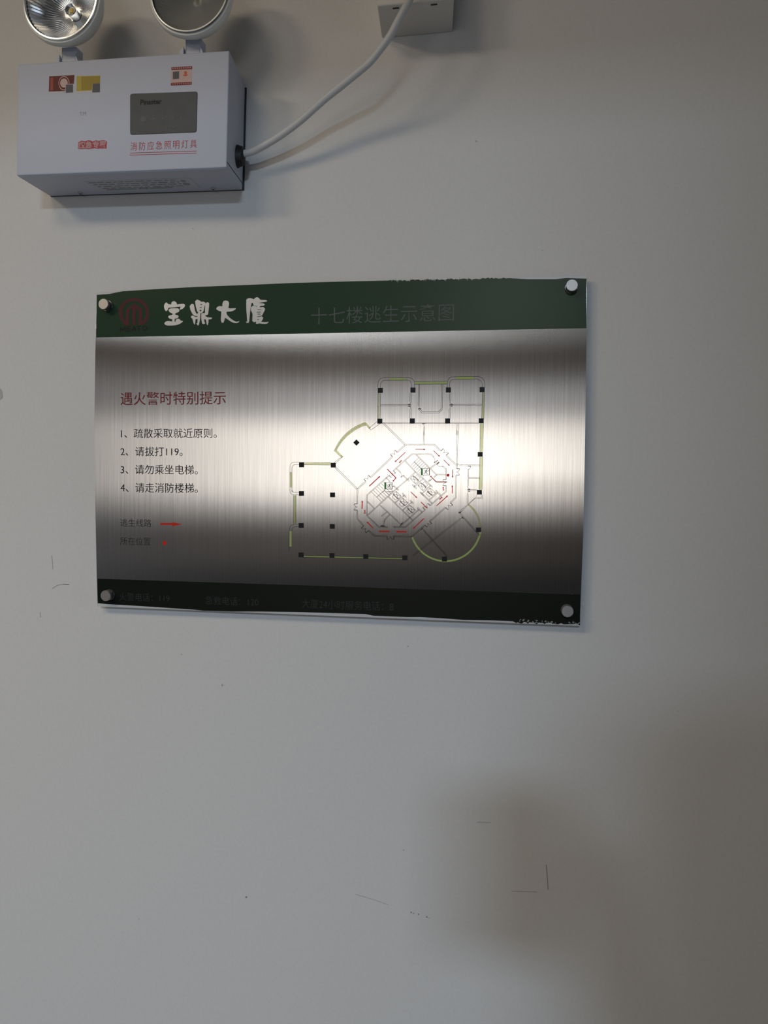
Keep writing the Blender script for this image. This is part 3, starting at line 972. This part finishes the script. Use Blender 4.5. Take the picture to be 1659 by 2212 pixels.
for u, v in ((150, 418), (452, 408)):
    x, y = -0.0835 if u < 300 else 0.0935, -0.0105
    bm = bmesh.new()
    lathe(bm, [(0.0, -0.0016), (0.0015, -0.0016), (0.0029, -0.0008), (0.0031, 0.0)], 20, 'Z')
    sw = link('screw', bm, M['pin'], tray, True, (x, y, -H2 - .0006))
    bm = bmesh.new()
    box(bm, -.0016, .0016, -.0003, .0003, -.0019, -.0014)
    box(bm, -.0003, .0003, -.0016, .0016, -.0019, -.0014)
    link('screw_slot', bm, M['slot'], sw)
# silver data label on the underside, its print too small to read
bm = bmesh.new()
box(bm, -0.058, 0.078, -0.044, -0.014, -H2 - .0009, -H2 - .0003)
lab = link('data_label', bm, M['label_silver'], lamp)
bm = bmesh.new()
for r in range(4):
    yy = -0.040 + r * 0.0060
    x = -0.055 + r * .003
    while x < 0.058:
        l = random.uniform(.004, .012)
        box(bm, x, min(x + l, .06), yy - .0012, yy + .0012, -H2 - .0011, -H2 - .00088)
        x += l + random.uniform(.0015, .004)
box(bm, -0.043, -0.004, -.0192, -.0162, -H2 - .0011, -H2 - .00088)
box(bm, 0.0, 0.012, -.0200, -.0162, -H2 - .0011, -H2 - .00088)
box(bm, 0.014, 0.044, -.0192, -.0165, -H2 - .0011, -H2 - .00088)
for c in ((0.066, -.036, .0035), (0.066, -.027, .0045)):
    ring_v = [bm.verts.new((c[0] + c[2] * math.cos(k * PI / 8), c[1] + c[2] * math.sin(k * PI / 8), -H2 - .00095)) for k in range(16)]
    bm.faces.new(ring_v)
link('label_print', bm, M['label_text'], lab)

# indicator window with its recess and lettering
wq = [(281, 202.5), (427, 197.5), (425, 286), (281, 291.5)]
q = [Vector(F(*p)) for p in wq]


def rounded(q, r, n=5):
    out = []
    for i, p in enumerate(q):
        a, b = (q[i - 1] - p).normalized(), (q[(i + 1) % 4] - p).normalized()
        s, e = p + a * r, p + b * r
        for k in range(n + 1):
            t = k / n
            out.append(s * (1 - t) ** 2 + p * 2 * t * (1 - t) + e * t * t)
    return out


bm = bmesh.new()
rq = rounded(q, 0.003)
cen = sum(q, Vector((0, 0))) / 4
a = [bm.verts.new((p.x, -DP - .0001, p.y)) for p in rq]
inn = [cen + (p - cen) * 0.975 for p in rq]
b = [bm.verts.new((p.x, -DP - .0006, p.y)) for p in inn]
for i in range(len(rq)):
    j = (i + 1) % len(rq)
    bm.faces.new((a[i], a[j], b[j], b[i]))
bm.faces.new(b)
bmesh.ops.recalc_face_normals(bm, faces=bm.faces[:])
win = link('indicator_window', bm, M['window_grey'], lamp)
lettering('window_lettering', 'Pinaster', (303.5, 214.5, 349.5, 226), M['print_black'], win, 0, 0.03, F, -DP - .0008)
tr = Ink(0, to=F, y=-DP - .0008)
tr.disc((310, 258), 7)
for uu in (333, 352, 374, 392):
    tr.disc((uu, 257 - (uu - 333) * .04), 2.6, 12)
for uu in (358, 366, 374):
    tr.rect(uu, 274, uu + 5, 277)
tr.build('window_trace', M['window_trace'], win)

# red print on the front
lettering('model_lettering', '消防应急照明灯具', (281, 304, 424.5, 322.5), M['print_red'], lamp, 1, 0.0, F, -DP, 0.0, 1.32)
for pq in ([(281, 330.5), (424.5, 326)], [(280, 335), (424.5, 330.5)]):
    ul = Ink(1, to=F, y=-DP)
    ul.stroke(pq, 0.0007)
    ul.build('red_underline', M['print_red'], lamp)
bd = Ink(1, (160, 290), 18.43, F, -DP)
bd.poly([(150, 590), (165, 430), (170, 310), (240, 280), (320, 250), (380, 275), (460, 270), (500, 260), (540, 235), (660, 245), (720, 285), (800, 265), (880, 235), (960, 265), (1080, 245),
         (1150, 228), (1230, 252), (1300, 275), (1308, 330), (1295, 440), (1290, 575), (1200, 560), (1130, 575), (1050, 560), (990, 575), (900, 572), (820, 555), (720, 570), (580, 590), (460, 575), (320, 588), (220, 585)])
bdo = bd.build('badge', M['print_red'], lamp)
lettering('badge_lettering', '应急专家', (169, 304.5, 230, 320.5), M['print_pink'], bdo, 2, 0.03, F, -DP)
lettering('trademark_lettering', 'TM', (171.5, 241.5, 185.5, 249.5), M['print_grey'], lamp, 1, 0.0, F, -DP)

# three stickers
off = (95, 150), 12.76
s = Ink(1, *off, F, -DP); s.poly([(145, 185), (835, 150), (830, 390), (800, 640), (150, 650)]); s1 = s.build('certificate_sticker', M['sticker_white'], lamp); s1['label'] = 'red sticker with a silver roundel and grey square'
s = Ink(1.6, *off, F, -DP); s.poly([(145, 188), (838, 153), (822, 395), (600, 405), (580, 595), (130, 610)]); s.build('red_field', M['sticker_red'], s1)
s = Ink(2.2, *off, F, -DP); s.poly([(180, 225), (255, 218), (250, 575), (170, 585)]); s.build('light_stripe', M['sticker_red_light'], s1)
s = Ink(2.2, *off, F, -DP)
for i in range(36):
    a0, a1 = 2 * PI * i / 36, 2 * PI * (i + 1) / 36
    s.poly([(550 + r * .9 * math.cos(a), 380 + r * 1.18 * math.sin(a)) for r, a in ((165, a0), (165, a1), (148, a1), (148, a0))])
s.poly([(550 + 115 * .9 * math.cos(2 * PI * k / 20), 375 + 115 * 1.1 * math.sin(2 * PI * k / 20)) for k in range(20)])
s.build('roundel', M['sticker_peach'], s1)
s = Ink(2.8, *off, F, -DP); s.poly([(605, 420), (800, 410), (798, 632), (600, 640)]); s.build('grey_square', M['sticker_grey'], s1)
s = Ink(1, *off, F, -DP); s.poly([(895, 185), (1540, 165), (1540, 625), (900, 655)]); s2 = s.build('certificate_sticker', M['sticker_white'], lamp); s2['label'] = 'yellow sticker with a grey square'
s = Ink(1.6, *off, F, -DP); s.poly([(895, 185), (1550, 165), (1540, 385), (1330, 395), (1320, 580), (895, 600)]); s.build('yellow_field', M['sticker_yellow'], s2)
s = Ink(2.2, *off, F, -DP); s.poly([(1030, 200), (1540, 185), (1538, 385), (1330, 395), (1318, 560), (1030, 570)]); s.build('mustard_field', M['sticker_mustard'], s2)
s = Ink(2.8, *off, F, -DP); s.poly([(1340, 395), (1540, 385), (1538, 625), (1330, 632)]); s.build('grey_square', M['sticker_grey'], s2)
off = (90, 130), 4.74
s = Ink(1, *off, F, -DP); s.poly([(1328, 72), (1540, 60), (1536, 250), (1323, 260)]); s3 = s.build('safety_sticker', M['sticker_peach'], lamp); s3['label'] = 'small white sticker with red bands'
for q_ in ([(1328, 72), (1540, 60), (1540, 92), (1328, 100)], [(1323, 232), (1536, 222), (1536, 250), (1323, 260)]):
    s = Ink(1.6, *off, F, -DP); s.poly(q_); s.build('red_band', M['sticker_maroon'], s3)
s = Ink(1.6, *off, F, -DP); s.poly([(1343, 118), (1407, 113), (1407, 190), (1343, 195)]); s.build('grey_square', M['sticker_grey'], s3)
s = Ink(1.6, *off, F, -DP); s.disc((1473, 128), 16, 12); s.poly([(1440, 150), (1480, 142), (1500, 150), (1470, 165), (1455, 160)]); s.build('orange_mark', M['sticker_orange'], s3)
s = Ink(2.2, *off, F, -DP)
for uu in range(1340, 1535, 22):
    s.rect(uu, 78 - (uu - 1340) * .05, uu + 10, 90 - (uu - 1340) * .05)
    s.rect(uu, 240 - (uu - 1340) * .05, uu + 10, 249 - (uu - 1340) * .05)
s.build('tiny_print', M['sticker_peach'], s3)

# cable gland in the right cheek
gx, gz = F(512, 338, -0.027)
bm = bmesh.new()
lathe(bm, [(0.0128, 0.0), (0.0128, 0.003), (0.0120, 0.0045), (0.0105, 0.009), (0.006, 0.0105), (0.0, 0.0105)], 14, 'X')
for v_ in bm.verts:
    v_.co.z *= 1.05
    v_.co.y *= 0.75
gland = link('cable_gland', bm, M['black_rubber'], lamp, True, (W2 - 0.0045, -0.027, gz))

# the two lamp heads on their brackets
for hu, hv, bu, bv, clear in ((131, -2, 150, 118, True), (410, -21, 418, 100, False)):
    yl = -0.080
    hx, hz = F(hu, hv, yl)
    ym = -0.060
    kx, kz = F(bu, bv, ym)
    bm = bmesh.new()
    lathe(bm, [(0.0, 0.044), (0.016, 0.043), (0.030, 0.036), (0.041, 0.024), (0.0480, 0.012), (0.0498, 0.008), (0.0500, 0.004), (0.0488, 0.0015), (0.0468, 0.0008), (0.0450, 0.0010), (0.0448, 0.006)], 96, caps=False)
    head = link('lamp_head', bm, M['shell'], lamp, True, (hx, yl, hz))
    head['label'] = 'round head with clear ribbed reflector' if clear else 'round head with dull dusty lens'
    bm = bmesh.new()
    lathe(bm, [(0.0447, 0.004), (0.0466, 0.001), (0.0470, -0.0004), (0.0464, -0.0016), (0.0450, -0.0018), (0.0444, -0.0008), (0.0444, 0.003)], 96, caps=False)
    link('bezel', bm, M['chrome' if clear else 'chrome_dull'], head, True)
    bm = bmesh.new()
    prof = [(0.0440, 0.0015), (0.0425, 0.0040), (0.0385, 0.0105), (0.0330, 0.0170), (0.0260, 0.0230), (0.0180, 0.0275), (0.0100, 0.0300), (0.0070, 0.0305)]
    rings = []
    NS = 240
    for r, h in prof:
        amp = 0.030 if h < 0.028 else 0.0
        rings.append([bm.verts.new((r * (1 - amp * (0.5 + 0.5 * math.cos(60 * 2 * PI * i / NS))) * math.cos(2 * PI * i / NS), h, r * (1 - amp * (0.5 + 0.5 * math.cos(60 * 2 * PI * i / NS))) * math.sin(2 * PI * i / NS))) for i in range(NS)])
    for a, b in zip(rings, rings[1:]):
        for i in range(NS):
            j = (i + 1) % NS
            bm.faces.new((a[i], b[i], b[j], a[j]))
    bm.faces.new(rings[-1])
    link('reflector', bm, M['chrome'] if clear else M['chrome_dull'], head, True)
    bm = bmesh.new()
    lathe(bm, [(0.0, 0.0), (0.030, 0.0002), (0.0443, 0.0010), (0.0443, 0.0014), (0.0, 0.0010)], 64)
    link('lens', bm, M['glass' if clear else 'glass_dusty'], head, True)
    bm = bmesh.new()
    lathe(bm, [(0.0072, 0.030), (0.0072, 0.020), (0.0066, 0.0194), (0.0058, 0.020), (0.0058, 0.0225), (0.0, 0.0225)], 32)
    hold = link('led_holder', bm, M['chrome'], head, True)
    bm = bmesh.new()
    box(bm, -.0022, .0022, .0212, .0226, -.0028, .0028, .0004, 1)
    link('led_chip', bm, M['led'], head)
    # swivel bracket: a folded strip standing in a saddle on the housing top
    bm = bmesh.new()
    box(bm, kx - .0085, kx + .0085, ym - .0012, ym + .0008, H2 - .003, H2 + .0195, .0005, 1)
    box(bm, kx - .0095, kx - .0083, ym - .0010, ym + .013, H2 - .003, H2 + .0195, .0003, 1)
    box(bm, kx + .0083, kx + .0095, ym - .0010, ym + .013, H2 - .003, H2 + .0195, .0003, 1)
    br = link('swivel_bracket', bm, M['white_metal'], lamp)
    for sgn in (-1, 1):
        bm = bmesh.new()
        x0 = kx + sgn * .0105
        x1 = kx + sgn * .0150
        hexa(bm, [(min(x0, x1), ym - .004, H2 - .002), (max(x0, x1), ym - .004, H2 - .002), (x0 if sgn > 0 else max(x0, x1), ym - .004, H2 + (.0075 if sgn > 0 else .0100)), (min(x0, x1) if sgn < 0 else x0, ym - .004, H2 + (.0090 if sgn > 0 else .005))],
             [(min(x0, x1), ym + .010, H2 - .002), (max(x0, x1), ym + .010, H2 - .002), (max(x0, x1), ym + .010, H2 + .004), (min(x0, x1), ym + .010, H2 + .004)])
        link('saddle', bm, M['white_metal'], br)
    bm = bmesh.new()
    box(bm, kx - .006, kx + .006, ym + .001, ym + .012, H2 + .008, hz - .0440, .001, 1)
    link('swivel_neck', bm, M['pin_dark'], br)

# ------------------------------------------------------------------ the junction box and the cable
JD = 0.060
jx, jz = survey(900, 76, 0)
jl, jr = survey(814.5, 12, -JD)[0], survey(981, 0, -JD)[0]
jb = survey(897, 6, -JD)[1]
jbk = survey(901, 76, 0)[1]
jbox = empty('junction_box', ((jl + jr) / 2, 0, jb + 0.043), 'white plastic surface socket box cut off by the top of the picture', 'junction box')
hw, hh = (jr - jl) / 2, 0.043
bm = bmesh.new()
bw_l, bw_r = survey(825, 83, 0)[0] - (jl + jr) / 2, survey(977, 69, 0)[0] - (jl + jr) / 2
hexa(bm, [(-hw, -JD, -hh), (hw, -JD, -hh), (hw, -JD, hh), (-hw, -JD, hh)],
     [(bw_l, 0, jbk - jb - hh), (bw_r, 0, jbk - jb - hh), (bw_r, 0, hh), (bw_l, 0, hh)], 0.0022, 3)
link('box_body', bm, M['plastic_white'], jbox, True)
for uu, vv in ((855, 20), (937.5, 12)):
    # points on the underside: walk the bottom plane between front and wall edge
    f = 0.10
    yy = -JD * (1 - f)
    zz = -hh + (jbk - jb) * f
    xx = survey(uu, vv, yy)[0] - (jl + jr) / 2
    bm = bmesh.new()
    box(bm, xx - .0036, xx + .0036, yy - .0011, yy + .0011, zz - .0004, zz + .002)
    link('vent_slot', bm, M['slot'], jbox)

pts = []
for u, v, y in ((520.5, 334, -0.027), (530, 331, -0.027), (551, 325, -0.028), (600, 297, -0.034), (649, 261, -0.042), (698, 217.5, -0.051), (747, 178, -0.060), (795, 138, -0.069),
                (819, 110, -0.073), (842, 78, -0.076), (862, 41, -0.078), (883, 3, -0.078), (898, -26, -0.075), (903, -50, -0.066), (904, -62, -0.055)):
    x, z = survey(u, v, y)
    pts.append((x, y, z))
bm = bmesh.new()
org = Vector(pts[0])
tube(bm, [p - org for p in smooth_path(pts, 10)], 0.0040, 20)
cab = link('power_cable', bm, M['cable'], None, True, org)
cab['label'] = 'pale grey power cable sagging from the emergency light up to the junction box'
cab['category'] = 'cable'

# ------------------------------------------------------------------ the photographer, behind the lens
M['skin'] = principled('skin', (0.42, 0.26, 0.19), 0.5)
M['jacket'] = speckle(principled('dark_jacket', (0.03, 0.03, 0.035), 0.8), 300, 0.8, 1.2)
M['trousers'] = principled('dark_trousers', (0.025, 0.026, 0.032), 0.85)
M['hair'] = principled('black_hair', (0.012, 0.010, 0.009), 0.55)
M['shoe'] = principled('black_shoe', (0.015, 0.015, 0.015), 0.5)
M['phone'] = principled('black_phone', (0.01, 0.01, 0.012), 0.2)
PX, PY = 0.15, -1.42


def skinned(name, chains, mat, parent, sub=2, loc=(0, 0, 0)):
    """grow one continuous surface over joint chains of (x, y, z, radius); equal joints are shared"""
    bm = bmesh.new()
    lay = bm.verts.layers.skin.verify()
    seen = {}

    def vert(p):
        k = tuple(round(c, 4) for c in p[:3])
        if k not in seen:
            v = bm.verts.new(p[:3])
            r = p[3]
            v[lay].radius = r if isinstance(r, tuple) else (r, r)
            v[lay].use_root = not seen
            seen[k] = v
        return seen[k]
    for ch in chains:
        vs = [vert(p) for p in ch]
        for p, q in zip(vs, vs[1:]):
            if bm.edges.get((p, q)) is None:
                bm.edges.new((p, q))
    me = bpy.data.meshes.new(name)
    bm.to_mesh(me)
    bm.free()
    tmp = bpy.data.objects.new(name, me)
    COL.objects.link(tmp)
    tmp.modifiers.new('skin', 'SKIN').use_smooth_shade = True
    sb = tmp.modifiers.new('sub', 'SUBSURF')
    sb.levels = sb.render_levels = sub
    out = bpy.data.meshes.new_from_object(tmp.evaluated_get(bpy.context.evaluated_depsgraph_get()))
    bpy.data.objects.remove(tmp)
    out.name = name
    out.materials.clear()
    out.materials.append(mat)
    o = bpy.data.objects.new(name, out)
    COL.objects.link(o)
    o.location = loc
    o.parent = parent
    return o


person = empty('person', (PX, PY, 0), 'person in a dark jacket standing before the sign, holding a phone up in one hand', 'person')
HR = (-0.072, 0.495, 1.425)                                 # palm that holds the phone, relative to the feet
HL = (-0.245, 0.05, 0.76)                                   # the other hand hangs by the hip
ARM_L = [(0, 0, 1.38, .105), (-.175, .0, 1.40, .062), (-.225, -.02, 1.10, .047), (HL[0], HL[1] - .015, HL[2] + .085, .030)]
ARM_R = [(0, 0, 1.38, .105), (.175, .01, 1.40, .062), (.140, .20, 1.16, .047), (HR[0] + .020, HR[1] - .055, 1.355, .030)]


def hold_hand(c, wrist):
    """palm behind the phone's long edge, four fingers over its back, thumb on its face"""
    p = (c[0], c[1], c[2], .022)
    ch = [[wrist, p]]
    for k, (dz, ln) in enumerate(((.036, .060), (.015, .066), (-.006, .062), (-.026, .050))):
        ch.append([p, (c[0] + .004, c[1] + .034, c[2] + dz, .0092), (c[0] - ln * .45, c[1] + .046, c[2] + dz + .004, .0085), (c[0] - ln * .85, c[1] + .043, c[2] + dz + .006, .0075)])
    ch.append([p, (c[0] - .014, c[1] - .018, c[2] + .026, .0100), (c[0] - .034, c[1] - .022, c[2] + .050, .0085)])
    return ch


def rest_hand(c, wrist):
    p = (c[0], c[1], c[2], .023)
    ch = [[wrist, p]]
    for k, (dy, ln) in enumerate(((.030, .066), (.010, .074), (-.010, .069), (-.028, .055))):
        ch.append([p, (c[0], c[1] + dy, c[2] - .040, .0092), (c[0] + .006, c[1] + dy + .004, c[2] - .040 - ln * .5, .0085), (c[0] + .018, c[1] + dy + .006, c[2] - .040 - ln * .9, .0075)])
    ch.append([p, (c[0] + .012, c[1] + .034, c[2] - .010, .0105), (c[0] + .018, c[1] + .046, c[2] - .038, .0088)])
    return ch


torso = [(0, 0, .96, (.150, .105)), (0, 0, 1.12, (.135, .095)), (0, 0, 1.27, (.150, .105)), (0, 0, 1.38, .105), (0, .01, 1.475, .055), (0, .02, 1.53, .052),
         (0, .035, 1.60, (.068, .082)), (0, .040, 1.67, (.076, .092)), (0, .030, 1.735, (.058, .070))]
legs = [[(0, 0, .96, (.150, .105)), (s_ * .095, 0, .88, .088), (s_ * .105, .015, .50, .056), (s_ * .110, -.01, .26, .048), (s_ * .112, -.02, .09, .034), (s_ * .118, .10, .035, .030)] for s_ in (-1, 1)]
WL, WR = ARM_L[-1], ARM_R[-1]
body = skinned('body', [torso] + legs + [ARM_L, ARM_R] + rest_hand(HL, WL) + hold_hand(HR, WR), M['skin'], person)
grow = lambda p, d: (p[0], p[1], p[2], tuple(r + d for r in p[3]) if isinstance(p[3], tuple) else p[3] + d)
sl = lambda arm: [grow(p, .012) for p in arm[:-1]] + [grow((arm[-1][0], arm[-1][1] - .01, arm[-1][2] - .005, arm[-1][3]), .010)]
skinned('jacket', [[grow((0, 0, .90, (.150, .110)), .014)] + [grow(p, .014) for p in torso[:4]] + [grow((0, .005, 1.46, .055), .012)], sl(ARM_L), sl(ARM_R)], M['jacket'], person)
for lg_ in legs:
    pass
skinned('trousers', [[grow(p, .012) for p in lg_[:-1]] for lg_ in legs], M['trousers'], person)
for s_ in (-1, 1):
    skinned('shoe', [[(s_ * .112, -.045, .045, .042), (s_ * .115, .06, .040, .040), (s_ * .120, .165, .034, .032)]], M['shoe'], person)
skinned('hair', [[(0, -.03, 1.60, (.070, .055)), (0, -.015, 1.69, (.082, .080)), (0, .020, 1.755, (.072, .080)), (0, .085, 1.745, (.058, .030))]], M['hair'], person)
# face: eyes, nose, mouth and ears
for s_ in (-1, 1):
    bm = bmesh.new()
    bmesh.ops.create_uvsphere(bm, u_segments=16, v_segments=10, radius=.011)
    link('eye', bm, M['sticker_white'], person, True, (s_ * .031, .118, 1.650))
    skinned('ear', [[(s_ * .076, .035, 1.615, .008), (s_ * .083, .028, 1.645, .012), (s_ * .081, .022, 1.665, .008)]], M['skin'], body, 1)
skinned('nose', [[(0, .122, 1.655, .008), (0, .140, 1.615, .012)]], M['skin'], body, 1)
skinned('mouth', [[(-.022, .112, 1.578, .004), (0, .120, 1.577, .006), (.022, .112, 1.578, .004)]], M['red_dark'], body, 1)
bm = bmesh.new()
box(bm, -.037, .037, -.004, .004, -.079, .079, .0035, 3)
phone = link('phone', bm, M['phone'], None, True)
phone.matrix_world = Matrix.Translation(CAM) @ Matrix.Rotation(YAW, 4, 'Z') @ Matrix.Translation((0.018, -0.0085, -0.055))
phone['label'] = 'black phone held upright in the hand of the person in the dark jacket'
phone['category'] = 'phone'
